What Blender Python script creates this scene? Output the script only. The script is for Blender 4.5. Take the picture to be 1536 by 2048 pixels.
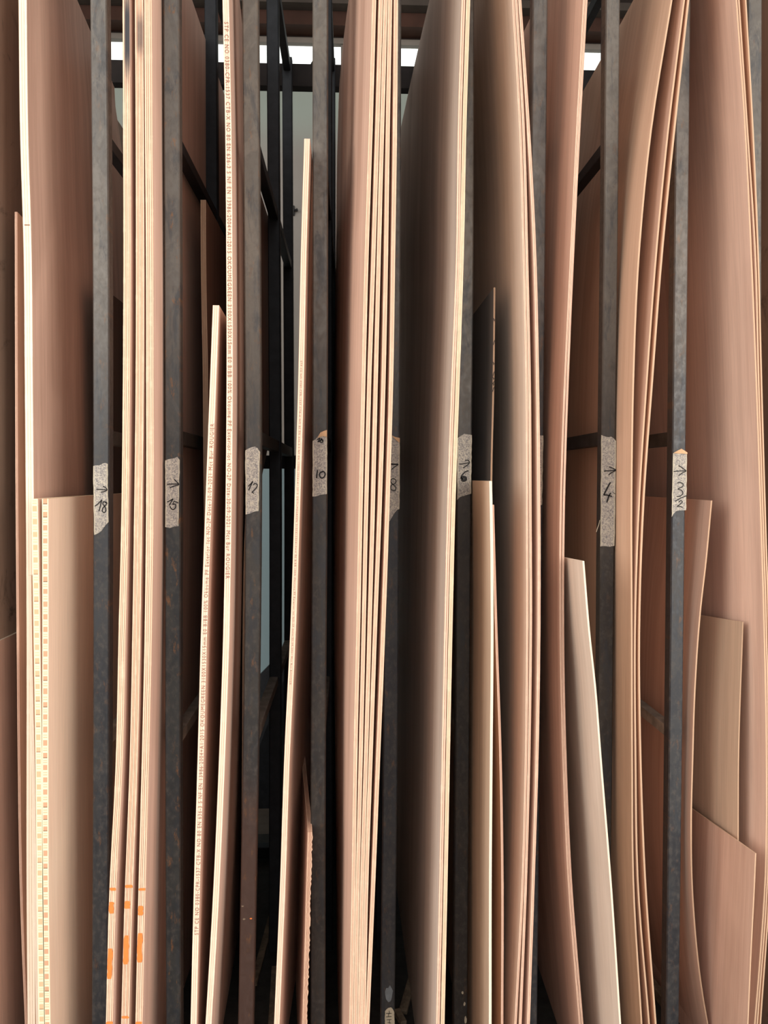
import bpy, bmesh, math, random
from mathutils import Vector, Matrix

for o in list(bpy.data.objects):
    bpy.data.objects.remove(o, do_unlink=True)
C = bpy.context.scene.collection
random.seed(7)

# ------------------------------------------------------------------ camera
F = 1600.0            # focal length in pixels of a 1536 x 2048 frame
EYE = 1.38            # eye height
D0 = 1.70             # camera to the plane of the front posts (y = 0)
VX, VY = 700.0, 955.0 # vanishing point of the rack's depth direction
yaw = math.atan((768 - VX) / F)
pitch = math.atan((1024 - VY) / F * math.cos(yaw))
cam_data = bpy.data.cameras.new('camera')
cam = bpy.data.objects.new('camera', cam_data)
C.objects.link(cam)
cam.location = (0, -D0, EYE)
cam.rotation_euler = (math.pi / 2 - pitch, 0, -yaw)
cam_data.sensor_fit = 'HORIZONTAL'
cam_data.sensor_width = 36.0
cam_data.lens = F * 36.0 / 1536.0
cam_data.clip_start = 0.05
bpy.context.scene.camera = cam
MR = cam.rotation_euler.to_matrix()

# ------------------------------------------------------------------ light and exposure
sc = bpy.context.scene
sc.view_settings.view_transform = 'Standard'
sc.view_settings.look = 'None'
sc.view_settings.gamma = 1.0
sc.view_settings.use_curve_mapping = False
sc.view_settings.exposure = 0.0
world = bpy.data.worlds.new('overcast_sky')
sc.world = world
world.use_nodes = True
bg = world.node_tree.nodes['Background']
bg.inputs[0].default_value = (1.0, 0.97, 0.94, 1)
bg.inputs[1].default_value = 1.85

def area(name, loc, target, sx, sy, power, col):
    l = bpy.data.lights.new(name, 'AREA')
    l.shape = 'RECTANGLE'; l.size = sx; l.size_y = sy; l.energy = power; l.color = col
    o = bpy.data.objects.new(name, l); C.objects.link(o)
    o.location = loc
    o.rotation_euler = (Vector(target) - Vector(loc)).to_track_quat('-Z', 'Y').to_euler()
    return o
area('left_fill_light', (-2.3, -2.3, 2.0), (0.0, 0.0, 1.4), 1.6, 1.8, 62, (1.0, 0.90, 0.79))  # added lamp, no door there; brightens edges and left-facing board faces
area('right_fill_light', (2.0, -2.7, 1.5), (-0.2, 0.0, 1.1), 1.5, 1.8, 78, (1.0, 0.90, 0.80))  # added fill from an unseen source, lifts the right-facing board faces

# ------------------------------------------------------------------ projection: pixel of the photograph -> point on the plane y = Y
def at(px, py, Y=0.0):
    d = MR @ Vector(((px - 768) / F, (1024 - py) / F, -1.0))
    k = (Y + D0) / d.y
    return (d.x * k, EYE + d.z * k)

# ------------------------------------------------------------------ node helpers
class NT:
    def __init__(s, name):
        s.m = bpy.data.materials.new(name); s.m.use_nodes = True
        s.t = s.m.node_tree; s.b = s.t.nodes['Principled BSDF']
    def n(s, typ, **kw):
        x = s.t.nodes.new(typ)
        for k, v in kw.items():
            if k.startswith('i_'):
                x.inputs[int(k[2:])].default_value = v
            else:
                setattr(x, k, v)
        return x
    def l(s, a, b):
        s.t.links.new(a, b)
    def math(s, op, a, b=None, c=None):
        x = s.n('ShaderNodeMath', operation=op)
        for i, v in enumerate((a, b, c)):
            if v is None: continue
            if hasattr(v, 'links'): s.l(v, x.inputs[i])
            else: x.inputs[i].default_value = v
        return x.outputs[0]
    def mix(s, f, a, b, mode='MIX'):
        x = s.n('ShaderNodeMix', data_type='RGBA', blend_type=mode)
        for i, v in ((0, f), (6, a), (7, b)):
            if hasattr(v, 'links'): s.l(v, x.inputs[i])
            elif i == 0: x.inputs[0].default_value = v
            else: x.inputs[i].default_value = (*v, 1)
        return x.outputs[2]
    def ramp(s, f, p0, p1, a=0.0, b=1.0):
        x = s.n('ShaderNodeMapRange'); x.interpolation_type = 'SMOOTHSTEP'
        s.l(f, x.inputs[0])
        x.inputs[1].default_value = p0; x.inputs[2].default_value = p1
        x.inputs[3].default_value = a; x.inputs[4].default_value = b
        return x.outputs[0]
    def noise(s, vec, scale, detail=3.0, rough=0.5, dist=0.0):
        x = s.n('ShaderNodeTexNoise'); s.l(vec, x.inputs['Vector'])
        x.inputs['Scale'].default_value = scale; x.inputs['Detail'].default_value = detail
        x.inputs['Roughness'].default_value = rough; x.inputs['Distortion'].default_value = dist
        return x.outputs['Fac']
    def comb(s, x, y, z=0.0):
        c = s.n('ShaderNodeCombineXYZ')
        for i, v in enumerate((x, y, z)):
            if hasattr(v, 'links'): s.l(v, c.inputs[i])
            else: c.inputs[i].default_value = v
        return c.outputs[0]
    def bump(s, h, strength, dist=0.001):
        b = s.n('ShaderNodeBump'); b.inputs['Strength'].default_value = strength
        b.inputs['Distance'].default_value = dist
        s.l(h, b.inputs['Height']); s.l(b.outputs[0], s.b.inputs['Normal'])
    def uv(s):
        t = s.n('ShaderNodeTexCoord'); x = s.n('ShaderNodeSeparateXYZ'); s.l(t.outputs['UV'], x.inputs[0])
        return x.outputs[0], x.outputs[1]
    def rnd(s):
        return s.n('ShaderNodeObjectInfo').outputs['Random']
    def pos(s):
        g = s.n('ShaderNodeNewGeometry'); x = s.n('ShaderNodeSeparateXYZ'); s.l(g.outputs['Position'], x.inputs[0])
        return g.outputs['Position'], x.outputs[0], x.outputs[1], x.outputs[2]
    def rough(s, v): s.b.inputs['Roughness'].default_value = v
    def spec(s, v): s.b.inputs['Specular IOR Level'].default_value = v
    def col(s, v):
        if hasattr(v, 'links'): s.l(v, s.b.inputs['Base Color'])
        else: s.b.inputs['Base Color'].default_value = (*v, 1)

def face_mat(name, a, b, streak=1.0, stain=0.0, gloss=0.62):
    """rotary-cut veneer: long soft vertical figure, fine pores"""
    a = (a[0] * 0.85, a[1] * 0.86, a[2] * 0.87); b = (b[0] * 0.95, b[1] * 0.95, b[2] * 0.96)
    t = NT(name); u, v = t.uv(); r = t.rnd()
    off = t.math('MULTIPLY', r, 37.0)
    w1 = t.comb(t.math('MULTIPLY', u, 9.0), t.math('MULTIPLY', v, 0.55), off)
    n1 = t.noise(w1, 1.0, 3.0, 0.55, 0.4)
    w2 = t.comb(t.math('MULTIPLY', u, 48.0), t.math('MULTIPLY', v, 1.1), off)
    n2 = t.noise(w2, 1.0, 3.0, 0.6)
    w3 = t.comb(t.math('MULTIPLY', u, 420.0), t.math('MULTIPLY', v, 9.0), off)
    n3 = t.noise(w3, 1.0, 2.0, 0.6)
    f = t.math('ADD', t.math('MULTIPLY', t.ramp(n1, 0.3, 0.72), 0.62 * streak), t.math('MULTIPLY', t.ramp(n2, 0.3, 0.7), 0.38 * streak))
    c = t.mix(f, a, b)
    c = t.mix(t.ramp(n3, 0.35, 0.7, 0.0, 0.22), c, tuple(x * 0.62 for x in a))
    # soft moire of pale sanding bands
    w4 = t.comb(t.math('MULTIPLY', u, 4.0), t.math('MULTIPLY', v, 2.2), t.math('ADD', off, 9.0))
    n4 = t.noise(w4, 1.0, 2.0, 0.5, 1.0)
    c = t.mix(t.ramp(n4, 0.45, 0.75, 0.0, 0.2), c, tuple(min(1, x * 1.22) for x in b))
    if stain > 0:
        w5 = t.comb(t.math('MULTIPLY', u, 7.0), t.math('MULTIPLY', v, 7.0), 3.0)
        n5 = t.noise(w5, 1.0, 6.0, 0.65, 1.6)
        c = t.mix(t.ramp(n5, 0.56, 0.72, 0.0, stain), c, (0.09, 0.065, 0.05))
    t.col(c); t.rough(gloss); t.spec(0.28)
    t.bump(n3, 0.18, 0.0006)
    return t.m

def edge_mat(name, light, mid, dark, plies, smudge=None, warm=0.0):
    """sawn plywood edge: plies across the thickness, glue lines, broken pores"""
    light, mid, dark = (tuple(q * 0.8 for q in c) for c in (light, mid, dark))
    t = NT(name); u, v = t.uv(); r = t.rnd()
    off = t.math('MULTIPLY', r, 53.0)
    wob = t.noise(t.comb(0.0, t.math('MULTIPLY', v, 3.0), off), 1.0, 2.0)
    p = t.math('MULTIPLY', t.math('ADD', u, t.math('MULTIPLY', t.math('SUBTRACT', wob, 0.5), 0.06)), float(plies))
    fr = t.math('FRACT', p); fl = t.math('FLOOR', p)
    odd = t.math('MODULO', fl, 2.0)
    odd = t.math('ABSOLUTE', odd)
    nse = t.noise(t.comb(t.math('MULTIPLY', u, 14.0), t.math('MULTIPLY', v, 26.0), off), 1.0, 4.0, 0.65)
    brk = t.noise(t.comb(t.math('MULTIPLY', fl, 5.3), t.math('MULTIPLY', v, 16.0), off), 1.0, 4.0, 0.7)
    c = t.mix(t.math('MULTIPLY', odd, 0.6), light, mid)
    c = t.mix(t.ramp(nse, 0.35, 0.72, 0.0, 0.45), c, mid)
    line = t.math('MULTIPLY', t.ramp(t.math('ABSOLUTE', t.math('SUBTRACT', fr, 0.5)), 0.34, 0.40, 0.0, 1.0), t.ramp(brk, 0.34, 0.5, 0.2, 1.0))
    c = t.mix(t.math('MULTIPLY', line, 0.85), c, dark)
    fine = t.noise(t.comb(t.math('MULTIPLY', u, 60.0), t.math('MULTIPLY', v, 240.0), off), 1.0, 2.0, 0.6)
    c = t.mix(t.ramp(fine, 0.6, 0.78, 0.0, 0.4), c, dark)
    if smudge:
        for zc, hw, st, uc in smudge:
            d = t.math('ABSOLUTE', t.math('SUBTRACT', v, zc))
            dn = t.math('ADD', d, t.math('MULTIPLY', t.math('SUBTRACT', nse, 0.5), hw * 0.5))
            m = t.ramp(dn, hw * 0.25, hw, st, 0.0)
            mu = t.ramp(t.math('ABSOLUTE', t.math('SUBTRACT', u, uc)), 0.22, 0.5, 1.0, 0.0)
            c = t.mix(t.math('MULTIPLY', m, mu), c, (0.035, 0.04, 0.05))
    t.col(c); t.rough(0.8); t.spec(0.15)
    t.bump(t.math('ADD', nse, t.math('MULTIPLY', fr, 0.4)), 0.35, 0.0008)
    return t.m

def block_mat(name, cream, pink, dark, phase):
    """blockboard edge: core strips seen end-on between two skins"""
    t = NT(name); u, v = t.uv()
    wob = t.noise(t.comb(0.0, t.math('MULTIPLY', v, 14.0), phase), 1.0, 2.0)
    k = t.math('ADD', t.math('DIVIDE', v, 0.0255), t.math('MULTIPLY', wob, 0.5))
    fr = t.math('FRACT', t.math('ADD', k, phase)); fl = t.math('FLOOR', t.math('ADD', k, phase))
    blk = t.math('LESS_THAN', fr, 0.42)
    l1 = t.math('COMPARE', fr, 0.62, 0.05); l2 = t.math('COMPARE', fr, 0.8, 0.04)
    core = t.math('MULTIPLY', t.math('GREATER_THAN', u, 0.16), t.math('LESS_THAN', u, 0.84))
    hv = t.noise(t.comb(t.math('MULTIPLY', fl, 7.7), 0.0, phase), 1.0, 1.0)
    c = t.mix(t.math('MULTIPLY', t.math('MULTIPLY', blk, core), 0.85), cream, pink)
    ln = t.math('MINIMUM', t.math('ADD', l1, l2), 1.0)
    c = t.mix(t.math('MULTIPLY', t.math('MULTIPLY', ln, core), 0.55), c, pink)
    dk = t.math('MULTIPLY', t.math('COMPARE', fr, 0.03, 0.045), t.math('GREATER_THAN', hv, 0.56))
    c = t.mix(t.math('MULTIPLY', t.math('MULTIPLY', dk, core), 0.7), c, dark)
    t.col(c); t.rough(0.75); t.spec(0.15)
    return t.m

def steel_mat(name, top, low, rust_amt, brown=None):
    t = NT(name); P, x, y, z = t.pos(); r = t.rnd()
    off = t.math('MULTIPLY', r, 11.0)
    v1 = t.comb(t.math('ADD', t.math('MULTIPLY', x, 14.0), off), t.math('MULTIPLY', y, 14.0), t.math('MULTIPLY', z, 7.0))
    n1 = t.noise(v1, 1.0, 5.0, 0.62, 1.2)
    v2 = t.comb(t.math('ADD', t.math('MULTIPLY', x, 90.0), off), t.math('MULTIPLY', y, 90.0), t.math('MULTIPLY', z, 60.0))
    n2 = t.noise(v2, 1.0, 5.0, 0.65)
    # the lower stretch is darker, its limit ragged; the upper stretch is paler
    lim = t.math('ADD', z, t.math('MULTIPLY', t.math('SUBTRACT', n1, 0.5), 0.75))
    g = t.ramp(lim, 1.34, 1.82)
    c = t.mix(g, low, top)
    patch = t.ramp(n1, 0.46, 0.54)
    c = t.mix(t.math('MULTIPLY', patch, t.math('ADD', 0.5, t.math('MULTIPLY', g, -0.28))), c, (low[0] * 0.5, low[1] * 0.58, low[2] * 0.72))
    c = t.mix(t.ramp(n2, 0.44, 0.72, 0.0, 0.5), c, (0.105, 0.095, 0.085))
    n4 = t.noise(t.comb(t.math('MULTIPLY', x, 40.0), off, t.math('MULTIPLY', z, 9.0)), 1.0, 6.0, 0.7, 0.5)
    c = t.mix(t.ramp(n4, 0.5, 0.66, 0.0, 0.55), c, (0.028, 0.036, 0.046))
    if brown:
        gb = t.ramp(t.math('ADD', z, t.math('MULTIPLY', n1, 0.3)), 0.72, 1.0, 0.85, 0.0)
        c = t.mix(gb, c, brown)
    v3 = t.comb(t.math('ADD', t.math('MULTIPLY', x, 60.0), off), 1.0, t.math('MULTIPLY', z, 22.0))
    n3 = t.noise(v3, 1.0, 5.0, 0.7)
    c = t.mix(t.ramp(n3, 0.56, 0.70, 0.0, rust_amt), c, (0.22, 0.10, 0.035))
    t.col(c)
    t.b.inputs['Metallic'].default_value = 0.25
    t.l(t.ramp(n2, 0.3, 0.7, 0.42, 0.68), t.b.inputs['Roughness'])
    t.bump(n2, 0.25, 0.0008)
    return t.m

def flat_mat(name, col, rough=0.7, vary=0.25, scale=20.0, metal=0.0, spec=0.3):
    t = NT(name)
    tc = t.n('ShaderNodeTexCoord')
    n = t.noise(tc.outputs['Object'], scale, 4.0, 0.6)
    t.col(t.mix(t.ramp(n, 0.3, 0.7, 0.0, 1.0), tuple(q * (1 - vary) for q in col), col))
    t.rough(rough); t.spec(spec); t.b.inputs['Metallic'].default_value = metal
    return t.m

def tape_mat():
    t = NT('masking_tape'); tc = t.n('ShaderNodeTexCoord'); r = t.rnd()
    P = tc.outputs['Object']
    vm = t.n('ShaderNodeVectorMath', operation='ADD'); t.l(P, vm.inputs[0])
    t.l(t.comb(t.math('MULTIPLY', r, 5.0), 0.0, t.math('MULTIPLY', r, 3.0)), vm.inputs[1])
    n = t.noise(vm.outputs[0], 420.0, 5.0, 0.7, 0.8)
    n2 = t.noise(vm.outputs[0], 85.0, 4.0, 0.6, 2.5)
    c = t.mix(t.ramp(n, 0.4, 0.6), (0.46, 0.43, 0.375), (0.19, 0.185, 0.19))
    c = t.mix(t.ramp(n2, 0.52, 0.64, 0.0, 0.55), c, (0.60, 0.56, 0.45))
    u, v = t.uv()
    e = t.ramp(t.math('ABSOLUTE', t.math('SUBTRACT', u, 0.5)), 0.36, 0.48, 0.0, 0.7)
    c = t.mix(e, c, (0.5, 0.46, 0.35))
    t.col(c); t.rough(0.85); t.spec(0.2); t.bump(t.math('ADD', n, n2), 0.5, 0.0006)
    return t.m

M = {}
PK = (0.56, 0.35, 0.26); PKL = (0.74, 0.51, 0.40)
M['okoume'] = face_mat('okoume_face', PK, PKL)
M['okoume_pink'] = face_mat('okoume_pink_face', (0.60, 0.37, 0.275), (0.80, 0.55, 0.43))
M['okoume_tan'] = face_mat('okoume_tan_face', (0.58, 0.40, 0.285), (0.76, 0.56, 0.42))
M['okoume_red'] = face_mat('okoume_red_face', (0.58, 0.31, 0.19), (0.72, 0.43, 0.28))
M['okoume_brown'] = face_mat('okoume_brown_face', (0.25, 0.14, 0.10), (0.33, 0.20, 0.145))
M['greyish'] = face_mat('grey_beige_face', (0.50, 0.41, 0.34), (0.66, 0.56, 0.48))
M['pale'] = face_mat('pale_poplar_face', (0.72, 0.59, 0.48), (0.84, 0.72, 0.61))
M['okoume_shaded'] = face_mat('okoume_shaded_face', (0.12, 0.07, 0.05), (0.16, 0.10, 0.075))  # okoume with the shade of the deep bay put into its colour
M['okoume_warm'] = face_mat('okoume_warm_face', (0.64, 0.40, 0.27), (0.76, 0.53, 0.38))
M['beige'] = face_mat('beige_face', (1.0, 0.73, 0.54), (1.0, 0.77, 0.59), 0.8)
M['shaded_face'] = face_mat('shaded_board_face', (0.15, 0.155, 0.165), (0.21, 0.215, 0.225))  # shadow on the thin board's face, painted as a bluish dark tone
M['cream'] = face_mat('cream_face', (0.74, 0.58, 0.46), (0.88, 0.72, 0.60))
M['olive'] = face_mat('olive_tan_face', (0.55, 0.40, 0.29), (0.68, 0.51, 0.375))
M['stained'] = face_mat('stained_face', (0.36, 0.25, 0.185), (0.46, 0.33, 0.25), 1.0, 0.8)
M['rosy'] = face_mat('rosy_face', (0.66, 0.44, 0.345), (0.84, 0.61, 0.49), 1.0)
EL, EM_, ED = (0.92, 0.73, 0.55), (0.76, 0.46, 0.32), (0.34, 0.15, 0.10)
M['e18'] = edge_mat('edge_18_ply', (0.92, 0.69, 0.51), (0.80, 0.50, 0.35), (0.24, 0.09, 0.05), 4)
M['e15'] = edge_mat('edge_15_ply', (0.97, 0.80, 0.63), (0.90, 0.66, 0.50), (0.58, 0.33, 0.24), 3)
M['e10'] = edge_mat('edge_10_ply', (0.92, 0.65, 0.47), (0.76, 0.45, 0.32), (0.24, 0.08, 0.05), 3)
M['e8'] = edge_mat('edge_8_ply', (0.94, 0.70, 0.49), (0.86, 0.58, 0.40), (0.22, 0.08, 0.05), 3)
M['e5'] = edge_mat('edge_5_ply', (0.86, 0.62, 0.47), (0.74, 0.46, 0.34), (0.24, 0.09, 0.06), 2)
M['e3'] = edge_mat('edge_3_ply', (0.74, 0.55, 0.38), (0.60, 0.38, 0.25), (0.5, 0.28, 0.18), 3)
M['ewhite'] = edge_mat('edge_pale_poplar', (0.98, 0.87, 0.71), (0.95, 0.79, 0.62), (0.7, 0.5, 0.35), 3)
M['edull'] = edge_mat('edge_dull', (0.62, 0.45, 0.32), (0.48, 0.32, 0.21), (0.14, 0.08, 0.05), 5)  # ply edge in duller, darker tones than the others
M['block'] = block_mat('blockboard_edge', (0.80, 0.70, 0.47), (0.62, 0.36, 0.21), (0.22, 0.13, 0.09), 0.3)
M['block2'] = block_mat('blockboard_edge_red', (0.80, 0.69, 0.47), (0.50, 0.25, 0.15), (0.10, 0.06, 0.045), 0.75)
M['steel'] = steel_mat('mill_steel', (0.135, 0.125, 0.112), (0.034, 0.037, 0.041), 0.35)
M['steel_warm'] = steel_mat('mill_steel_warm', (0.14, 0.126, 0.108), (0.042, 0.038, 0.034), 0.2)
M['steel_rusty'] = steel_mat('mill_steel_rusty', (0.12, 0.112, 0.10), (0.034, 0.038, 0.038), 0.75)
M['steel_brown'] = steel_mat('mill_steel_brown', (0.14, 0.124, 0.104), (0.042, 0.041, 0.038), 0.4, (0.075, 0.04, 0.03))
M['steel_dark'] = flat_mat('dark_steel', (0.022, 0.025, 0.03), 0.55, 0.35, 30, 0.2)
M['steel_rail'] = flat_mat('rail_steel', (0.05, 0.048, 0.044), 0.6, 0.4, 30, 0.2)
M['dusty'] = flat_mat('dusty_rail', (0.24, 0.22, 0.19), 0.8, 0.4, 30)
M['rust_beam'] = flat_mat('rusty_beam', (0.02, 0.015, 0.014), 0.8, 0.5, 14, 0.1)
M['tape'] = tape_mat()
M['ink'] = flat_mat('black_marker', (0.012, 0.011, 0.012), 0.6, 0.1)
M['stamp'] = flat_mat('brown_stamp_ink', (0.32, 0.15, 0.105), 0.8, 0.3, 300)
M['stamp_light'] = flat_mat('faint_stamp_ink', (0.42, 0.25, 0.18), 0.8, 0.3, 300)
M['orange'] = flat_mat('orange_spray_paint', (0.80, 0.22, 0.05), 0.75, 0.15, 120)
M['black'] = flat_mat('black_iron', (0.012, 0.012, 0.012), 0.5, 0.3)
M['timber_red'] = flat_mat('reddish_timber', (0.07, 0.032, 0.022), 0.8, 0.4, 6)
M['timber_dark'] = flat_mat('dark_timber', (0.03, 0.021, 0.018), 0.85, 0.4, 6)
M['timber_grey'] = flat_mat('grey_timber', (0.085, 0.07, 0.06), 0.85, 0.3, 6)
M['lintel'] = flat_mat('grey_lintel', (0.24, 0.215, 0.19), 0.85, 0.2, 6)
M['scrap'] = flat_mat('dusty_scrap_wood', (0.26, 0.2, 0.14), 0.9, 0.5, 40)
M['greypaint'] = flat_mat('grey_blue_paint', (0.18, 0.21, 0.23), 0.6, 0.2, 60)
M['sticker'] = flat_mat('cream_sticker', (0.55, 0.50, 0.38), 0.8, 0.15, 60)
M['flap'] = flat_mat('orange_tape_back', (0.62, 0.40, 0.23), 0.8, 0.2, 60)

# ------------------------------------------------------------------ object helpers
def link(name, me, mats, parent=None, loc=(0, 0, 0)):
    o = bpy.data.objects.new(name, me); C.objects.link(o)
    for m in mats: me.materials.append(m)
    o.location = loc
    if parent: o.parent = parent
    return o
def tag(o, label, cat, group=None):
    o['label'] = label; o['category'] = cat
    if group: o['group'] = group
    return o
def struct(o):
    o['kind'] = 'structure'; return o

def box_bm(bm, x0, x1, y0, y1, z0, z1, bev=0.0):
    r = bmesh.ops.create_cube(bm, size=1.0)
    for v in r['verts']:
        v.co = Vector(((x0 + x1) / 2 + v.co.x * (x1 - x0), (y0 + y1) / 2 + v.co.y * (y1 - y0), (z0 + z1) / 2 + v.co.z * (z1 - z0)))
    if bev > 0:
        es = list({e for v in r['verts'] for e in v.link_edges})
        bmesh.ops.bevel(bm, geom=es, offset=bev, segments=2, affect='EDGES', profile=0.6)
def box(name, x0, x1, y0, y1, z0, z1, m, parent=None, bev=0.0, rotz=0.0):
    cx, cy = (x0 + x1) / 2, (y0 + y1) / 2
    bm = bmesh.new(); box_bm(bm, x0 - cx, x1 - cx, y0 - cy, y1 - cy, 0, z1 - z0, bev)
    me = bpy.data.meshes.new(name); bm.to_mesh(me); bm.free()
    o = link(name, me, [m], parent, (cx, cy, z0)); o.rotation_euler = (0, 0, rotz)
    return o

def hermite(pts):
    pts = sorted(pts)
    n = len(pts)
    xs = [p[0] for p in pts]; ys = [p[1] for p in pts]
    if n == 1: return lambda x: ys[0]
    h = [xs[i + 1] - xs[i] for i in range(n - 1)]
    d = [(ys[i + 1] - ys[i]) / h[i] for i in range(n - 1)]
    m = [d[0]] + [(d[i - 1] * h[i] + d[i] * h[i - 1]) / (h[i] + h[i - 1]) for i in range(1, n - 1)] + [d[-1]]
    def f(x):
        if x <= xs[0]: return ys[0] + m[0] * (x - xs[0])
        if x >= xs[-1]: return ys[-1] + m[-1] * (x - xs[-1])
        i = 0
        while x > xs[i + 1]: i += 1
        t = (x - xs[i]) / h[i]
        return ((2*t**3 - 3*t*t + 1) * ys[i] + (t**3 - 2*t*t + t) * h[i] * m[i]
                + (-2*t**3 + 3*t*t) * ys[i+1] + (t**3 - t*t) * h[i] * m[i+1])
    return f
def lin(pts):
    if not hasattr(pts, '__len__'): return lambda z: pts
    pts = sorted(pts)
    def f(z):
        if z <= pts[0][0]: return pts[0][1]
        for (a, b), (c, d) in zip(pts, pts[1:]):
            if z <= c: return b + (d - b) * (z - a) / (c - a)
        return pts[-1][1]
    return f

BASE_Z = 0.05
TOP_Z = EYE + 1.14
SH = {}
def sheet(key, name, label, cat, group, trace, t, dist, depth, face, edge, dx=0.0, conc=0.0,
          top=None, dz=0.0, jag=0.0, nz=44, nd=12, bow=0.0, zb=None, rise=1.14):
    """a board standing on edge. trace: (pixel y, pixel x of the left arris of the front edge); dist: camera
    distance of the front edge; dx: sideways shift of the back edge (by height); conc: how early that shift happens"""
    Yf = dist - D0
    pts = []
    for py, px in trace:
        X, Z = at(px, py, Yf); pts.append((Z, X))
    fx = hermite(pts)
    fd = lin(dx)
    zb = BASE_Z if zb is None else zb
    zt = EYE + rise if top is None else at(700, top, Yf)[1]
    x0 = fx(zb)
    L, R = [], []
    rr = random.Random(hash(key) % 1000 if False else sum(map(ord, key)))
    bm = bmesh.new(); uvl = bm.loops.layers.uv.new('UVMap')
    def X(s, z):
        g = s + conc * s * (1 - s)
        return fx(z) + fd(z) * g + bow * math.sin(math.pi * s)
    for i in range(nz + 1):
        rl, rrw = [], []
        for j in range(nd + 1):
            s = (j / nd) ** 1.25
            ztj = zt + dz * s * depth
            z = zb + (ztj - zb) * i / nz
            x = X(s, z); y = Yf + s * depth
            dsx = (X(min(1, s + .01), z) - X(max(0, s - .01), z)) / (depth * (min(1, s + .01) - max(0, s - .01)))
            k = 1 / math.sqrt(1 + dsx * dsx)
            jj = rr.uniform(-jag, jag) if (jag and j == 0) else 0
            rl.append(bm.verts.new((x - x0, y - Yf, z - zb)))
            rrw.append(bm.verts.new((x + t * k + jj - x0, y - t * dsx * k * (0 if j == 0 else 1) - Yf, z - zb)))
        L.append(rl); R.append(rrw)
    def quad(a, b, c, d, mi, uvs, smooth):
        f = bm.faces.new((a, b, c, d)); f.material_index = mi; f.smooth = smooth
        for lp, w in zip(f.loops, uvs): lp[uvl].uv = w
    S = [((j / nd) ** 1.25) * depth for j in range(nd + 1)]
    for i in range(nz):
        z0 = zb + (zt - zb) * i / nz; z1 = zb + (zt - zb) * (i + 1) / nz
        for j in range(nd):
            quad(L[i][j], L[i+1][j], L[i+1][j+1], L[i][j+1], 0, ((S[j], z0), (S[j], z1), (S[j+1], z1), (S[j+1], z0)), True)
            quad(R[i][j], R[i][j+1], R[i+1][j+1], R[i+1][j], 0, ((S[j]+2, z0), (S[j+1]+2, z0), (S[j+1]+2, z1), (S[j]+2, z1)), True)
        quad(L[i][0], R[i][0], R[i+1][0], L[i+1][0], 1, ((0, z0), (1, z0), (1, z1), (0, z1)), False)
        quad(L[i][nd], L[i+1][nd], R[i+1][nd], R[i][nd], 1, ((0, z0), (0, z1), (1, z1), (1, z0)), False)
    for j in range(nd):
        quad(L[nz][j], R[nz][j], R[nz][j+1], L[nz][j+1], 1, ((0, S[j]), (1, S[j]), (1, S[j+1]), (0, S[j+1])), False)
        quad(L[0][j], L[0][j+1], R[0][j+1], R[0][j], 1, ((0, S[j]), (0, S[j+1]), (1, S[j+1]), (1, S[j])), False)
    for e in bm.edges:
        if len(e.link_faces) == 2 and e.link_faces[0].material_index != e.link_faces[1].material_index: e.smooth = False
    me = bpy.data.meshes.new(name); bm.to_mesh(me); bm.free()
    o = link(name, me, [M[face], M[edge]], None, (x0, Yf, zb))
    tag(o, label, cat, group)
    SH[key] = dict(o=o, fx=fx, t=t, Yf=Yf, x0=x0, zb=zb, zt=zt)
    return o

def mesh_obj(name, verts, faces, m, parent=None, uv=None):
    me = bpy.data.meshes.new(name); me.from_pydata(verts, [], faces); me.update()
    if uv:
        l = me.uv_layers.new(name='UVMap')
        for lp in me.loops: l.data[lp.index].uv = uv[lp.vertex_index]
    return link(name, me, [m], parent)

# marks laid on the front edge of a board (parts of that board)
def edge_patch(key, name, y0, y1, u0, u1, m, n=8, rough=0.12, label=None, seed=0):
    s = SH[key]; rr = random.Random(seed + int(y0))
    za = at(700, y0, s['Yf'])[1]; zb_ = at(700, y1, s['Yf'])[1]
    vs, fs = [], []
    for i in range(n + 1):
        k = i / n; z = za + (zb_ - za) * k
        end = 0.25 if i in (0, n) else 0.0
        a = u0 + (u1 - u0) * (end * .5) + rr.uniform(-rough, rough) * (u1 - u0)
        b = u1 - (u1 - u0) * (end * .5) + rr.uniform(-rough, rough) * (u1 - u0)
        a = max(0.02, a); b = min(0.98, b)
        X = s['fx'](z)
        for q in (a, b):
            vs.append((X + q * s['t'] - s['x0'], -0.0005, z - s['zb']))
        if i: fs.append((2*i-2, 2*i, 2*i+1, 2*i-1))
    o = mesh_obj(name, vs, fs, m, s['o'])
    if label: o['label'] = label
    return o

def edge_text(key, body, y0, y1, u0, u1, m, up_right=True, label=None, name='stamped_text', bold=0.0):
    """text stamped along the board's front edge, starting at pixel y0 and ending at y1"""
    s = SH[key]
    cu = bpy.data.curves.new(name, 'FONT'); cu.body = body; cu.size = 1.0; cu.resolution_u = 2; cu.offset = bold
    cu.space_character = 1.25
    tmp = bpy.data.objects.new('text_tmp', cu); C.objects.link(tmp)
    dg = bpy.context.evaluated_depsgraph_get(); dg.update()
    me = bpy.data.meshes.new_from_object(tmp.evaluated_get(dg)); me.name = name
    bpy.data.objects.remove(tmp, do_unlink=True); bpy.data.curves.remove(cu)
    xs = [v.co.x for v in me.vertices]; x0, x1 = min(xs), max(xs)
    za = at(700, y0, s['Yf'])[1]; zc = at(700, y1, s['Yf'])[1]
    for v in me.vertices:
        k = (v.co.x - x0) / (x1 - x0); h = v.co.y / 0.72
        z = za + (zc - za) * k
        q = (u0 + (u1 - u0) * h) if up_right else (u1 - (u1 - u0) * h)
        v.co = (s['fx'](z) + q * s['t'] - s['x0'], -0.0006, z - s['zb'])
    me.materials.clear()
    o = link(name, me, [m], s['o'])
    if label: o['label'] = label
    return o

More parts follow.
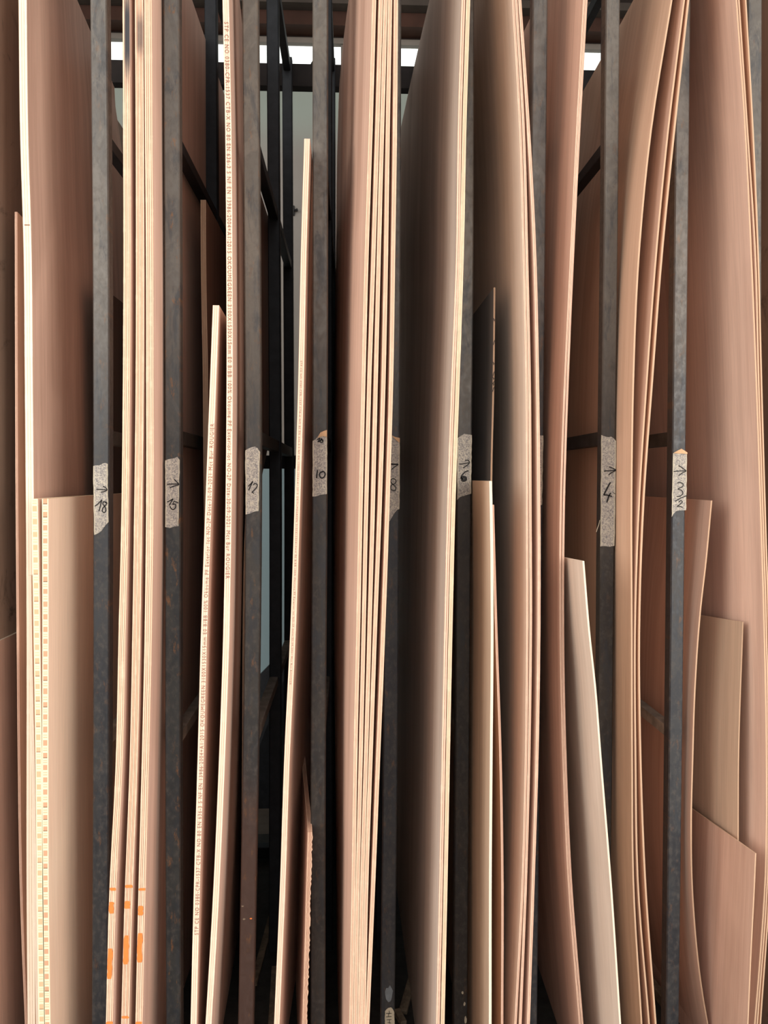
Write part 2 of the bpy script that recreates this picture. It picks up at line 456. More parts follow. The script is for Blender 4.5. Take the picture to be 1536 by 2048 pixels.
# ------------------------------------------------------------------ the setting
def wallbox(name, *a, **k): return struct(box(name, *a, **k))
floor_m = flat_mat('dusty_concrete', (0.16, 0.14, 0.12), 0.85, 0.45, 5)
wall_m = NT('painted_back_wall')
P_, x_, y_, z_ = wall_m.pos()
nn = wall_m.noise(P_, 2.5, 4.0, 0.6)
dado = wall_m.math('LESS_THAN', z_, EYE + 0.06)
cc = wall_m.mix(wall_m.ramp(nn, 0.3, 0.7), (0.30, 0.28, 0.255), (0.36, 0.335, 0.305))
cc = wall_m.mix(wall_m.ramp(z_, EYE + 1.50, EYE + 1.78, 0.0, 0.8), cc, (0.34, 0.42, 0.38))
cc = wall_m.mix(dado, cc, (0.26, 0.37, 0.41))
wall_m.col(cc); wall_m.rough(0.6)
plaster = flat_mat('grey_plaster', (0.52, 0.49, 0.45), 0.9, 0.15, 3)
ceil_m = flat_mat('board_ceiling', (0.40, 0.34, 0.29), 0.9, 0.2, 3)
WY = 2.25                                     # back wall, a little behind the rack
floor = wallbox('floor', -30.0, 30.0, -40, WY + 0.2, -0.12, 0.0, floor_m)
ceiling = wallbox('ceiling', -4.0, 4.0, -0.7, WY + 0.2, 4.30, 4.42, ceil_m)
RZ = math.radians(-0.75)
def wz(py): return at(600, py, WY)[1]
zw0, zw1 = wz(142), wz(88)
zl1 = wz(77)
wb = wallbox('wall_back', -4.0, 4.0, WY, WY + 0.16, 0.0, zw0, wall_m.m)
wb.rotation_euler.z = 0
wt = wallbox('wall_back_top', -4.0, 4.0, WY, WY + 0.025, zl1, 4.30, M['timber_dark'])
box('lintel', -3.98, 3.98, WY - 0.012, WY + 0.02, zw1, zl1, M['lintel'])['kind'] = 'structure'
bpy.data.objects['lintel'].name = 'trim_1'
wallbox('wall_left', -4.16, -4.0, -0.7, WY + 0.2, 0.0, 4.30, plaster)
wallbox('wall_right', 4.0, 4.16, -0.7, WY + 0.2, 0.0, 4.30, plaster)
# timber purlins on the upper wall
wallbox('trim_2', -3.98, 3.98, WY - 0.10, WY - 0.001, wz(72), wz(45), M['timber_red'])
wallbox('trim_3', -3.98, 3.98, WY - 0.16, WY - 0.001, wz(44), wz(29), M['timber_grey'])
wallbox('trim_4', -3.98, 3.98, WY - 0.07, WY - 0.001, wz(28), wz(-60), M['timber_dark'])
# strip window: frame bars and panes over the whole width
win = bpy.data.objects.new('window_1', None); C.objects.link(win); win.location = (0, WY + 0.012, zw0); struct(win)
gm = NT('window_glass')
tr_ = gm.n('ShaderNodeBsdfTransparent'); tr_.inputs[0].default_value = (0.95, 0.98, 0.97, 1)
gl_ = gm.n('ShaderNodeBsdfGlossy'); gl_.inputs['Roughness'].default_value = 0.03
mx_ = gm.n('ShaderNodeMixShader'); mx_.inputs[0].default_value = 0.06
gm.l(tr_.outputs[0], mx_.inputs[1]); gm.l(gl_.outputs[0], mx_.inputs[2])
gm.l(mx_.outputs[0], gm.t.nodes['Material Output'].inputs['Surface'])
for i in range(4):
    xa = -3.96 + i * 1.98
    box('pane', xa + 0.02, xa + 1.96, -0.004, 0.004, 0.004, zw1 - zw0 - 0.004, gm.m, win)
for i in range(5):
    xa = -3.98 + i * 1.98
    box('mullion', xa - 0.02, xa + 0.02, -0.012, 0.012, 0.0, zw1 - zw0, M['lintel'], win)

# ------------------------------------------------------------------ the rack
rack = bpy.data.objects.new('steel_sheet_rack', None); C.objects.link(rack)
tag(rack, 'dark steel rack of upright square posts dividing the plywood into narrow bays', 'rack')
PW = 0.0315
POSTS = {   # pixel y -> left arris of the front face
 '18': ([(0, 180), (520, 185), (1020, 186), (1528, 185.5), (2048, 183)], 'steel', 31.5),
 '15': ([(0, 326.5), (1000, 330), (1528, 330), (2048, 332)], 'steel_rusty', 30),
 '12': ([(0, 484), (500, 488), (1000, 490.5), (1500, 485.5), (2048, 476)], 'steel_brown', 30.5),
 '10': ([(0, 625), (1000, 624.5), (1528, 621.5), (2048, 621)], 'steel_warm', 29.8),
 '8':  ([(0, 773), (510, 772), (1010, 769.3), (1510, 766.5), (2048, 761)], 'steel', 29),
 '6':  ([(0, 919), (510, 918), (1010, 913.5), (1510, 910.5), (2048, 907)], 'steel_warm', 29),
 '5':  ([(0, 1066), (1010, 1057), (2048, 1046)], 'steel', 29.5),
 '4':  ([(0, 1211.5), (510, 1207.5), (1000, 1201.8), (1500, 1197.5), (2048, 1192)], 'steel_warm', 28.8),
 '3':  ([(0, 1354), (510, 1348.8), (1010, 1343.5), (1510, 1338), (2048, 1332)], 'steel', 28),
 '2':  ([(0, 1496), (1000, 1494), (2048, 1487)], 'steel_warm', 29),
}
PF = {}
RACK_TOP = at(600, 129, 1.04)[1] + 0.004
def post_mesh(fx, w, y0, d, z0, z1, m, parent, nz=16, name='post', fade=1.0):
    bm = bmesh.new(); b = 0.0025; rings = []
    for i in range(nz + 1):
        z = z0 + (z1 - z0) * i / nz; x = fx(z)
        ring = [(x + b, y0), (x + w - b, y0), (x + w, y0 + b), (x + w, y0 + d - b), (x + w - b, y0 + d), (x + b, y0 + d), (x, y0 + d - b), (x, y0 + b)]
        rings.append([bm.verts.new((px, py, z)) for px, py in ring])
    for a, c in zip(rings, rings[1:]):
        for k in range(8): bm.faces.new((a[k], a[(k+1) % 8], c[(k+1) % 8], c[k]))
    bm.faces.new(rings[-1]); bm.faces.new(list(reversed(rings[0])))
    me = bpy.data.meshes.new(name); bm.to_mesh(me); bm.free()
    return link(name, me, [m], parent)
for k, (tr, mt, w) in POSTS.items():
    pts = [(at(px, py, 0.0)[1], at(px, py, 0.0)[0]) for py, px in tr]
    fx = hermite(pts); wm = w * D0 / F; PF[k] = (fx, wm)
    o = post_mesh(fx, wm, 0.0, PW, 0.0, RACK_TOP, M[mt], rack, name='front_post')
    fb = lambda z, fx=fx: fx(z) * 0.35 + fx(EYE) * 0.65
    if k != '2':
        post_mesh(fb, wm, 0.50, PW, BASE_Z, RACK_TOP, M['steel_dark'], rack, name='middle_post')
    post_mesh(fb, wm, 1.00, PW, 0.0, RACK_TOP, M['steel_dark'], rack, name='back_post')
    for zr, hr, rm in ((RACK_TOP - 0.045, 0.03, 'steel_dark'), (EYE + 0.695, 0.025, 'steel_dark'), (EYE + 0.07, 0.03, 'steel_rail'), (EYE - 0.575, 0.025, 'dusty')):
        xc = (fx(zr) + wm / 2 + fb(zr) + wm / 2) / 2
        box('rail', xc - 0.0115, xc + 0.0115, PW + 0.001, 0.999, zr, zr + hr, M[rm], rack, 0.002)
xa, xb = PF['18'][0](1.4), PF['2'][0](1.4) + 0.04
def wall_line_beam(name, y, h0, h1, m, d=0.04, x0=None, x1=None):
    return box(name, x0 if x0 is not None else xa - 0.3, x1 if x1 is not None else xb + 0.2, y, y + d, h0, h1, m, rack, 0.003)
wall_line_beam('back_beam', 1.032, at(600, 175, 1.04)[1], at(600, 129.5, 1.04)[1], M['rust_beam'])
wall_line_beam('back_beam', 1.032, EYE + 0.03, EYE + 0.075, M['steel_dark'])
wall_line_beam('back_beam', 1.032, 0.06, 0.10, M['steel_dark'])
wall_line_beam('front_top_beam', -0.001, RACK_TOP + 0.001, RACK_TOP + 0.04, M['steel_dark'])
box('base_plate', -1.15, 1.15, -0.22, 1.25, 0.0, BASE_Z, M['steel_rail'])
bp = bpy.data.objects['base_plate']; bp.parent = rack

# torn lumps of old packing on top of the rusty beam
for (px, py, w, h) in ((581, 128, 7, 14), (624, 130, 6, 12), (655, 132, 9, 6)):
    X, Z = at(px, py, 1.05)
    vs = [(-w*.0017/2, -0.012, 0), (w*.0017/2, -0.012, 0), (w*.0017/2, 0.012, 0), (-w*.0017/2, 0.012, 0), (w*.0003, 0, h*.0017), (-w*.0004, 0, h*.0012)]
    fs = [(0, 1, 4), (0, 4, 5), (1, 2, 4), (2, 3, 5), (2, 5, 4), (3, 0, 5), (0, 3, 2, 1)]
    o = mesh_obj('weld_spatter', vs, fs, M['rust_beam'], rack); o.location = (X, 1.05, RACK_TOP - 0.006)

# ------------------------------------------------------------------ masking-tape labels
def stroke(pts, w):
    """ribbon through points"""
    P = [Vector((p[0], 0, p[1])) for p in pts]
    vs, fs = [], []
    for i, p in enumerate(P):
        a = P[max(0, i-1)]; b = P[min(len(P)-1, i+1)]
        d = (b - a); d = d.normalized() if d.length > 0 else Vector((1, 0, 0))
        nrm = Vector((-d.z, 0, d.x)); k = w * (0.75 if i in (0, len(P)-1) else 1.0) / 2
        vs += [p + nrm * k, p - nrm * k]
        if i: fs.append((2*i-2, 2*i-1, 2*i+1, 2*i))
    return vs, fs
def smooth_pts(pts, n=6):
    if len(pts) < 3: return pts
    out = []
    for i in range(len(pts) - 1):
        p0 = pts[max(0, i-1)]; p1 = pts[i]; p2 = pts[i+1]; p3 = pts[min(len(pts)-1, i+2)]
        for k in range(n):
            t = k / n
            out.append(tuple(0.5 * ((2*p1[c]) + (-p0[c]+p2[c])*t + (2*p0[c]-5*p1[c]+4*p2[c]-p3[c])*t*t + (-p0[c]+3*p1[c]-3*p2[c]+p3[c])*t**3) for c in (0, 1)))
    out.append(pts[-1]); return out
def tape(label, top, bot, left, right, strokes, flap=None, ww=2.0, mat='tape'):
    """top/bot: lists of pixel points left->right; left/right: jitter sides"""
    cx = sum(p[0] for p in top) / len(top); cy = bot[0][1]
    X0, Z0 = at(cx, cy, 0.0)
    def T(p, yo=0.0):
        X, Z = at(p[0], p[1], 0.0); return (X - X0, yo, Z - Z0)
    rr = random.Random(int(cx))
    n = 16; vs, uv, fs = [], [], []
    m = 6
    def prof(pts, k):
        x0, x1 = pts[0][0], pts[-1][0]; x = x0 + (x1 - x0) * k
        for a, b in zip(pts, pts[1:]):
            if x <= b[0] + 1e-6: return (x, a[1] + (b[1] - a[1]) * (x - a[0]) / max(1e-6, b[0] - a[0]))
        return pts[-1]
    for i in range(n + 1):
        for j in range(m + 1):
            k = j / m
            pt = prof(top, k); pb = prof(bot, k); f = i / n
            x = pt[0] + (pb[0] - pt[0]) * f; y = pt[1] + (pb[1] - pt[1]) * f
            if j in (0, m): x += rr.uniform(-0.5, 0.5)
            vs.append(T((x, y), -0.0006 - rr.uniform(0, 0.0005))); uv.append((k, f))
    for i in range(n):
        for j in range(m):
            a = i * (m + 1) + j; fs.append((a, a + m + 1, a + m + 2, a + 1))
    # back side so that the tape has a thickness
    nb = len(vs)
    o = mesh_obj('tape_label', vs, fs, M[mat], None, uv)
    sd = o.modifiers.new('thickness', 'SOLIDIFY'); sd.thickness = 0.0004; sd.offset = -1
    o.location = (X0, 0, Z0)
    tag(o, label, 'tape label', 'handwritten thickness labels on the rack posts')
    for nm, sl in strokes:
        V, Fc = [], []
        for s in sl:
            w = ww
            if isinstance(s, tuple): s, w = s
            q = [T(p) for p in smooth_pts(s)]
            a, b = stroke([(p[0], p[2]) for p in q], w * D0 / F)
            Fc += [tuple(i + len(V) for i in f) for f in b]; V += [(v.x, -0.0016, v.z) for v in a]
        mesh_obj(nm, V, Fc, M['ink'], o)
    if flap:
        V = [T(p, -0.0022) for p in flap]
        mesh_obj('folded_flap', V, [tuple(range(len(V)))], M['flap'], o)
    return o
tape('masking tape label with a right arrow and the number 18',
     [(186.5, 932), (193, 930.5), (199, 931), (206, 927), (213, 925), (215.5, 928)],
     [(188.5, 1070), (196, 1067), (203, 1062), (210, 1052), (217, 1044)], 0, 0,
     [('marker_arrow', [[(193, 978.5), (203, 979), (213, 979.5)], [(206, 972), (211, 975), (214.5, 979.5), (210, 982.5), (202, 984.5)]]),
      ('marker_number', [[(190, 1012.5), (196, 1008), (204, 999.5)], [(204, 999.5), (201, 1012), (198, 1022.5)],
                         [(213, 1006), (208, 1003), (206, 1008), (210, 1013), (212, 1020), (209, 1025), (205, 1022), (206, 1016), (211, 1011), (214, 1006), (211, 1003.5)]])])
tape('masking tape label reading 15, on the post right of the three thick boards',
     [(330.5, 921), (338, 918), (348, 917), (355, 913.5), (359.5, 920)],
     [(331, 1054), (340, 1056), (349, 1053), (357, 1052)], 0, 0,
     [('marker_arrow', [[(334, 968.5), (345, 968), (357, 968)], [(348.5, 958.5), (353, 963), (358, 969), (349, 972), (340, 975.5)]]),
      ('marker_number', [[(334.5, 1004), (339, 1002), (346.5, 997.5)], [(346.5, 997.5), (342, 1005), (338.5, 1011)],
                         [(357, 1006), (352, 1003.5), (348, 1003)], [(348, 1003), (345.5, 1009)], [(345.5, 1009), (350, 1008), (352, 1012), (350, 1017), (346, 1019), (342, 1016), (340.5, 1012)]])])
tape('masking tape label with the number 12 and no arrow',
     [(490.5, 901), (495, 898), (503, 894.5), (512, 893), (516, 897), (520, 904)],
     [(491.5, 1029), (500, 1027), (509, 1023), (517, 1022)], 0, 0,
     [('marker_number', [[(496.5, 972.5), (500.5, 969), (506, 962.5)], [(506, 962.5), (501.5, 972), (497.5, 981)],
                         [(506.8, 970), (509.5, 967.3), (513.2, 967.8), (514.8, 971.3), (512.5, 976), (508, 981), (503.8, 984.3)], [(503.8, 984.3), (508.5, 987)]])], ww=2.0)
tape('masking tape label with the number 10 and a curled orange top corner',
     [(625.2, 882), (630, 879.5), (635, 874), (641, 865), (648, 862), (654, 860)],
     [(625.2, 993), (632, 993), (641, 989.5), (654, 988)], 0, 0,
     [('marker_number', [([(635, 940), (634, 948), (633, 956.5)], 2.8), ([(645, 943.5), (640, 946), (639.5, 952), (643, 956), (648, 954), (650.5, 948), (647, 943), (643.5, 944)], 2.8)]),
      ('marker_scribble', [[(634, 880), (640, 876.5), (636, 884), (643, 879), (640, 884), (646, 884), (642, 877), (647, 882)]])],
     flap=[(635, 876), (641, 865), (648, 862), (654, 860), (654, 874), (645, 872), (638, 875)])
tape('masking tape label with the number 8, half hidden by edges of the ten millimetre stack',
     [(770, 868), (782, 870), (790, 874), (799.5, 877)],
     [(770, 1052), (780, 1041), (787, 1029), (793, 1020), (799, 1018)], 0, 0,
     [('marker_arrow', [[(776, 928), (786, 929), (796, 929)], [(780, 927), (788, 928), (796, 929), (789, 934), (783, 939)]]),
      ('marker_number', [[(780.5, 961), (786, 957), (792, 961), (790, 967), (782, 971), (782.5, 979), (790, 981), (791, 974), (783, 966), (780.5, 961)]])],
     flap=[(782, 870), (790, 874), (799.5, 876), (799.5, 886), (792, 880)], ww=1.7)
tape('masking tape label with a right arrow and a filled-in number 6',
     [(914, 877), (920, 873), (928, 867.5), (936, 869), (943.5, 870)],
     [(914.5, 1000), (920, 994), (930, 991), (942, 987.5)], 0, 0,
     [('marker_arrow', [[(918.5, 928.5), (926, 927.5), (938, 925.5)], [(930, 921), (936, 920.5), (938.5, 926), (932, 932), (926, 935.5)]]),
      ('marker_number', [([(937, 941.5), (930, 944), (923, 952), (922, 958)], 2.4), ([(922.5, 957.5), (926, 954.5), (930.5, 955.5), (931, 959.5), (926.5, 961), (923, 958)], 5.5)])])
tape('narrow strip of masking tape showing beside the bowed six millimetre boards',
     [(1059, 872), (1070, 871), (1086.5, 871)], [(1058, 1012), (1070, 1012), (1084, 1010)], 0, 0, [])
tape('longest masking tape label, with a right arrow and the number 4',
     [(1202.5, 870), (1209, 873), (1217, 874.5), (1224, 873), (1229, 879), (1232, 882)],
     [(1200.5, 1093), (1208, 1092), (1219, 1093.5), (1229, 1091.5)], 0, 0,
     [('marker_arrow', [[(1207, 942), (1217, 941.5), (1230, 940.5)], [(1217.5, 933.5), (1225, 936.5), (1230.5, 940.5), (1223, 945), (1216.5, 950)]]),
      ('marker_number', [([(1220.5, 964.5), (1214, 976), (1207, 990)], 3.0), ([(1206.5, 990), (1214, 990), (1223.5, 993)], 2.4), ([(1221, 985.5), (1217, 993), (1213, 1005)], 2.8), ([(1226, 985), (1230, 988)], 1.6)])])
tape('masking tape label with a right arrow and the numbers 3 over 2',
     [(1345.5, 906.5), (1353, 902), (1362, 897.5), (1368, 901), (1374, 905)],
     [(1343, 1034), (1347, 1027), (1352, 1022), (1361, 1020.5), (1372, 1020.5)], 0, 0,
     [('marker_arrow', [[(1346.5, 943), (1358, 942), (1371, 941.5)], [(1357, 931), (1365, 936.5), (1371.5, 942), (1364, 946), (1356.5, 951.5)]]),
      ('marker_number', [[(1353.8, 966.2), (1359, 964.6), (1365.6, 968), (1364, 973.5), (1355.4, 977.9), (1362.5, 980.6), (1365.2, 986.5), (1360, 992), (1352.8, 993)],
                         [(1350, 1002.5), (1361, 996), (1373.5, 991)],
                         [(1357, 1004.5), (1361, 1001), (1364, 1004), (1359, 1009), (1354, 1012.5), (1359, 1012.5), (1365, 1015)]])],
     flap=[(1345.5, 906.5), (1353, 902), (1362, 897.5), (1368, 901), (1374, 905), (1374, 908), (1362, 907)], ww=1.8)
q = [at(x, y, 0) for x, y in ((1199.5, 1040), (1197, 1050), (1194, 1058), (1192.5, 1064))]
a, b = stroke([(p[0], p[1]) for p in q], 0.0012)
o4 = [o for o in bpy.data.objects if o.get('label', '').startswith('longest masking')][0]
mesh_obj('torn_strand', [(v.x - o4.location.x, -0.001, v.z - o4.location.z) for v in a], b, M['sticker'], o4)
# sticker and paint blots at the foot of the posts
st = tape('cream sticker with upright black print near the foot of a post', [(770, 2022), (775, 2016), (783, 2014), (788, 2022)], [(770, 2075), (780, 2078), (791, 2076)], 0, 0,
     [('printed_marks', [[(772, 2026), (783, 2026)], [(778, 2020), (779, 2027)], [(772, 2033), (783, 2032)], [(777, 2026), (777, 2033)], [(773, 2039), (783, 2038)], [(775, 2044), (782, 2045)], [(779, 2038), (779, 2046)]])], mat='sticker', ww=1.4)
st['category'] = 'sticker'; st['group'] = 'stickers on the rack'; st.name = 'sticker'
def blot(px, py, rx, ry, m, seed):
    X, Z = at(px, py, 0.0); rr = random.Random(seed)
    vs = [(0, -0.0004, 0)] + [(math.cos(a) * rx * rr.uniform(.7, 1.1) * D0 / F, -0.0004, math.sin(a) * ry * rr.uniform(.7, 1.1) * D0 / F) for a in [i * math.tau / 14 for i in range(14)]]
    fs = [(0, 1 + i, 1 + (i + 1) % 14) for i in range(14)]
    o = mesh_obj('paint_blot', vs, fs, m, rack); o.location = (X, 0, Z)
blot(778, 1988, 9, 19, M['greypaint'], 1)
for i, (a, b, c, d) in enumerate(((925, 1985, 2.2, 3.5), (929, 2008, 2.2, 5), (931, 2040, 3, 9), (485, 1812, 3, 1.6), (502, 1837, 3, 1.6), (488, 1838, 3, 2))):
    blot(a, b, c, d, M['sticker'] if i < 3 else M['orange'] if i == 4 else M['scrap'], 10 + i)
# pale scratch on the last labelled post
q = [at(x, y, 0) for x, y in ((1351, 618), (1358, 640), (1364, 662), (1370, 690))]
a, b = stroke([(p[0], p[1]) for p in q], 0.0009)
mesh_obj('scratch', [(v.x, -0.0004, v.z) for v in a], b, M['lintel'], rack)

# ------------------------------------------------------------------ the boards, bay by bay from the left
# bay at the left edge of the frame
P_ = 'plywood_sheet'
sheet('A0', P_, 'large brown plywood sheet with dark smears at the left edge of the photo', 'plywood sheet', None,
      [(0, -50), (1000, -52), (2048, -48)], 0.015, 1.70, 1.1, 'stained', 'e18')
sheet('A1', 'plywood_offcut', 'brown board with a pale sloping top edge, low at the far left edge', 'plywood offcut', None,
      [(1290, -54), (2048, -48)], 0.006, 1.66, 1.0, 'okoume', 'ewhite', top=1297)
sheet('S1', 'plywood_offcut', 'thin board with a pointed top, first narrow edge left of the bright white edge', 'plywood offcut', None,
      [(433, 29.3), (760, 30), (1000, 31), (1260, 33), (1500, 35), (1780, 39.5), (2048, 49.5)], 0.0058, 1.75, 0.9, 'okoume_tan', 'e5', top=433, dz=-0.12)
sheet('S2', P_, 'tall board with the brightest, nearly white edge, in the leftmost bay', 'plywood sheet', None,
      [(0, 37), (260, 40), (500, 47), (760, 49.5), (1000, 51.5), (1260, 53), (1780, 53), (2048, 55)], 0.0165, 1.70, 0.87, 'okoume_pink', 'ewhite', rise=1.21,
      dx=[(0.3, 0.0), (EYE, -0.01), (EYE + .75, -0.03), (EYE + .94, -0.042), (EYE + 1.17, -0.075)])
sheet('S2b', 'plywood_offcut', 'slim white-edged board leaning between the white edge and the chequered edges', 'plywood offcut', None,
      [(1148, 56), (1260, 57.5), (1400, 60), (1528, 63), (1780, 67), (2048, 72)], 0.0065, 1.66, 0.8, 'beige', 'ewhite', top=1148)
sheet('S3', 'blockboard_panel', 'blockboard panel with cream and pink chequered edge, left one of the pair', 'blockboard panel', 'blockboard panels in the leftmost bay',
      [(997, 62.5), (1260, 67), (1500, 70.5), (1780, 73.5), (2048, 77)], 0.0128, 1.62, 0.36, 'rosy', 'block', top=997)
sheet('S4', 'blockboard_panel', 'blockboard panel with broad beige face, right one of the chequered pair', 'blockboard panel', 'blockboard panels in the leftmost bay',
      [(996, 84), (1260, 84.5), (1528, 84.2), (1780, 85), (2048, 88.5)], 0.0124, 1.62, 1.1, 'beige', 'block2', top=997, dx=-0.02)
zt5 = at(224, 589, 0.434)[1]
x5 = -0.648
sheet('S5', 'plywood_offcut', 'board coloured as dark as the shade deep in its bay, seen just right of the 18 post', 'plywood offcut', None,
      [(600, 700 + x5 * F / 2.02), (2048, 700 + x5 * F / 2.02)], 0.012, 2.02, 0.8, 'okoume_shaded', 'edull', rise=zt5 - EYE)
# bay right of the post marked 18
sm1 = at(250, 52, -0.04)[1]
M['e18a'] = edge_mat('edge_18_ply_smudged', (0.92, 0.72, 0.53), (0.80, 0.50, 0.35), (0.24, 0.09, 0.05), 4, smudge=[(at(250, 84, -.04)[1], 0.125, 0.97, 0.6)])
M['e18b'] = edge_mat('edge_18_ply_light_smudge', (0.90, 0.68, 0.50), (0.76, 0.42, 0.27), (0.24, 0.08, 0.045), 5, smudge=[(at(250, 84, -.04)[1], 0.06, 0.7, 0.6)])
g18 = 'three thick boards in the bay of the post marked 18'
sheet('T1', P_, 'left one of three thick boards by the 18 label, dark smudge near its top', 'plywood sheet', g18,
      [(0, 245), (260, 246), (500, 246.6), (760, 245.5), (1000, 243), (1260, 237), (1528, 231), (1780, 218.5), (2048, 211.5)], 0.0148, 1.63, 1.1, 'rosy', 'e18a', dx=[(0.1, 0.03), (1.2, 0.0)])
sheet('T2', P_, 'middle one of three thick boards by the 18 label, the reddest edge', 'plywood sheet', g18,
      [(0, 269.5), (260, 271), (500, 271.5), (760, 271), (1000, 268.3), (1260, 264.5), (1528, 259), (1780, 249.5), (2048, 242)], 0.0165, 1.63, 1.1, 'okoume', 'e18b', rise=1.165, dx=[(0.1, 0.02), (1.2, -0.002)])
sheet('T3', P_, 'right one of three thick boards by the 18 label, its face beside the next post', 'plywood sheet', g18,
      [(0, 288), (260, 289.5), (500, 291.5), (760, 292), (1000, 292), (1260, 289), (1528, 283), (1780, 276.5), (2048, 270.5)], 0.0155, 1.63, 1.1, 'rosy', 'e18', rise=1.165, dx=[(0.1, 0.005), (1.2, 0.006)])
for k, ys in (('T1', ((1765, 1771), (1793, 1816), (1885, 1945), (2029, 2034))), ('T2', ((1760, 1766), (1792, 1807), (1860, 1917), (2019, 2024))), ('T3', ((1767, 1772), (1802, 1821), (1856, 1914), (2031, 2036)))):
    for i, (a, b) in enumerate(ys):
        edge_patch(k, 'orange_paint_mark', a, b, 0.04 if b - a > 10 else 0.05, 0.72 if b - a > 10 else 0.95, M['orange'], 8 if b - a > 10 else 4, 0.1, None, i)
edge_patch('S2', 'pencil_tick', 457.5, 459.5, 0.15, 0.9, M['stamp'], 2, 0.02)
# bay right of the post marked 15
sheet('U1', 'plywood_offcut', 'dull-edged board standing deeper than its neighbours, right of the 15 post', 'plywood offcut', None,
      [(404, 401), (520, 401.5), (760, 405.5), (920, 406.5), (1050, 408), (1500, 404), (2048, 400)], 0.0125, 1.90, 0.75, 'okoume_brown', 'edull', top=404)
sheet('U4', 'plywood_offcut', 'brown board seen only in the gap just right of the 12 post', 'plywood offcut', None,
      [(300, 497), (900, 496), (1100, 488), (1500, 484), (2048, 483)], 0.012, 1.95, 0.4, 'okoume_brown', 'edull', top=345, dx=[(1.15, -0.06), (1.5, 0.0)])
sheet('U2', 'plywood_offcut', 'shorter lettered board right of the 15 post, its top in mid height', 'plywood offcut', 'lettered boards in the 15 bay',
      [(613, 425.5), (760, 420), (1000, 411), (1260, 402), (1500, 395.5), (1780, 387.5), (2048, 381)], 0.0125, 1.60, 0.57, 'okoume_pink', 'e15', dx=-0.022, top=613)
sheet('U3', P_, 'tall pale board with lettered edge just left of the 12 post', 'plywood sheet', 'lettered boards in the 15 bay',
      [(0, 445), (260, 450.3), (500, 452.3), (760, 453), (1000, 451), (1260, 446.5), (1500, 438.5), (1780, 426.5), (2048, 411)], 0.0125, 1.60, 1.2, 'rosy', 'e15',
      dx=[(0.1, -0.05), (1.2, -0.085), (2.4, -0.085)])
TXT = 'STP CE NO 0380-CPR-1537 CTB-X NO 80 EN 636-3 S NF EN 13986:2004+A1:2015 OKOUMEGREEN 3100X1530X15mm E0 B/BB 100% Okoume PF Exterior lot NO-2P Date-30-09-2021 Mct Bur ROUGIER'
edge_text('U3', TXT, 50, 1156, 0.2, 0.86, M['stamp'], True, 'red-brown print running down the edge')
edge_text('U2', TXT, 1862, 848, 0.28, 0.92, M['stamp'], False, 'red-brown print running up the edge')
# bay right of the post marked 12
sheet('V1', P_, 'lone slender board, blunt top below the strip window, left of the 10 post', 'plywood sheet', None,
      [(279, 608.3), (500, 601.7), (760, 596.3), (1000, 589.3), (1260, 580.5), (1500, 569), (1780, 559.5), (2048, 548)], 0.0117, 1.64, 1.1, 'rosy', 'e15', top=279, dx=[(0.1, 0.03), (1.2, 0.012), (2.0, 0.0)])
edge_text('V1', TXT, 722, 1368, 0.3, 0.62, M['stamp_light'], True, 'faint small print down the edge')
sheet('V2', 'plywood_offcut', 'low offcut with splintered edge against the foot of the 10 post', 'plywood offcut', None,
      [(1663, 615.5), (1780, 612), (1900, 609), (2048, 604.5)], 0.0102, 1.66, 0.5, 'okoume_pink', 'e10', top=1663, dx=-0.045, jag=0.0016, nz=110)
# bay right of the post marked 10
g10 = 'five thin boards packed in the middle bay'
W = [
 ('W1', [(10, 744), (260, 737), (510, 729), (760, 722.8), (1010, 717.3), (1260, 712.3), (1510, 706.8), (1760, 703), (2038, 698.3)], 'first of five packed thin boards in the middle bay, its face showing'),
 ('W2', [(10, 757.4), (260, 750.4), (510, 742.8), (760, 734.6), (1010, 728.5), (1260, 723.3), (1510, 717.5), (1760, 711.5), (2038, 706.8)], 'second from left of the five packed thin boards in the middle bay'),
 ('W3', [(10, 766.8), (260, 760), (510, 753.5), (760, 747.6), (1010, 741.8), (1260, 735), (1510, 728), (1760, 720.5), (2038, 715.3)], 'centre one of the five packed thin boards in the middle bay'),
 ('W4', [(10, 776), (260, 771.5), (510, 768), (760, 763), (1010, 755.5), (1260, 746), (1510, 737.4), (1760, 729), (2038, 723.2)], 'fourth from left of the five packed thin boards in the middle bay'),
 ('W5', [(10, 787.7), (260, 785.8), (510, 782.2), (760, 778.3), (1010, 771), (1260, 762.5), (1510, 752.5), (1760, 742.8), (2038, 731)], 'rightmost of the five packed thin boards, its edge over the 8 label'),
]
for k, tr, lb in W:
    sheet(k, P_, lb, 'plywood sheet', g10, tr, 0.0078, 1.50, 1.25, 'okoume_pink', 'e10', dx=[(0.1, -0.04), (1.2, -0.07), (2.4, -0.088)], conc=0.9)
# bay right of the post marked 8
g8 = 'two boards with a grey face in the 8 bay'
sheet('X1', P_, 'left board of the pair right of the 8 post, with the broad grey-brown face', 'plywood sheet', g8,
      [(10, 922.3), (260, 915), (510, 911.5), (760, 902.2), (1010, 894), (1260, 888), (1510, 883), (1760, 878), (2038, 872)], 0.0077, 1.50, 1.2, 'greyish', 'e5', dx=[(0.1, -0.012), (2.4, -0.046)], conc=0.3)
sheet('X2', P_, 'right board of the pair right of the 8 post, with the bright cream edge', 'plywood sheet', g8,
      [(10, 932), (260, 924.5), (510, 919.5), (760, 911.3), (1010, 902.8), (1260, 897), (1510, 892), (1760, 887.3), (2038, 881.5)], 0.0077, 1.50, 1.2, 'okoume_tan', 'e8', dx=[(0.1, -0.012), (2.4, -0.046)], conc=0.3)
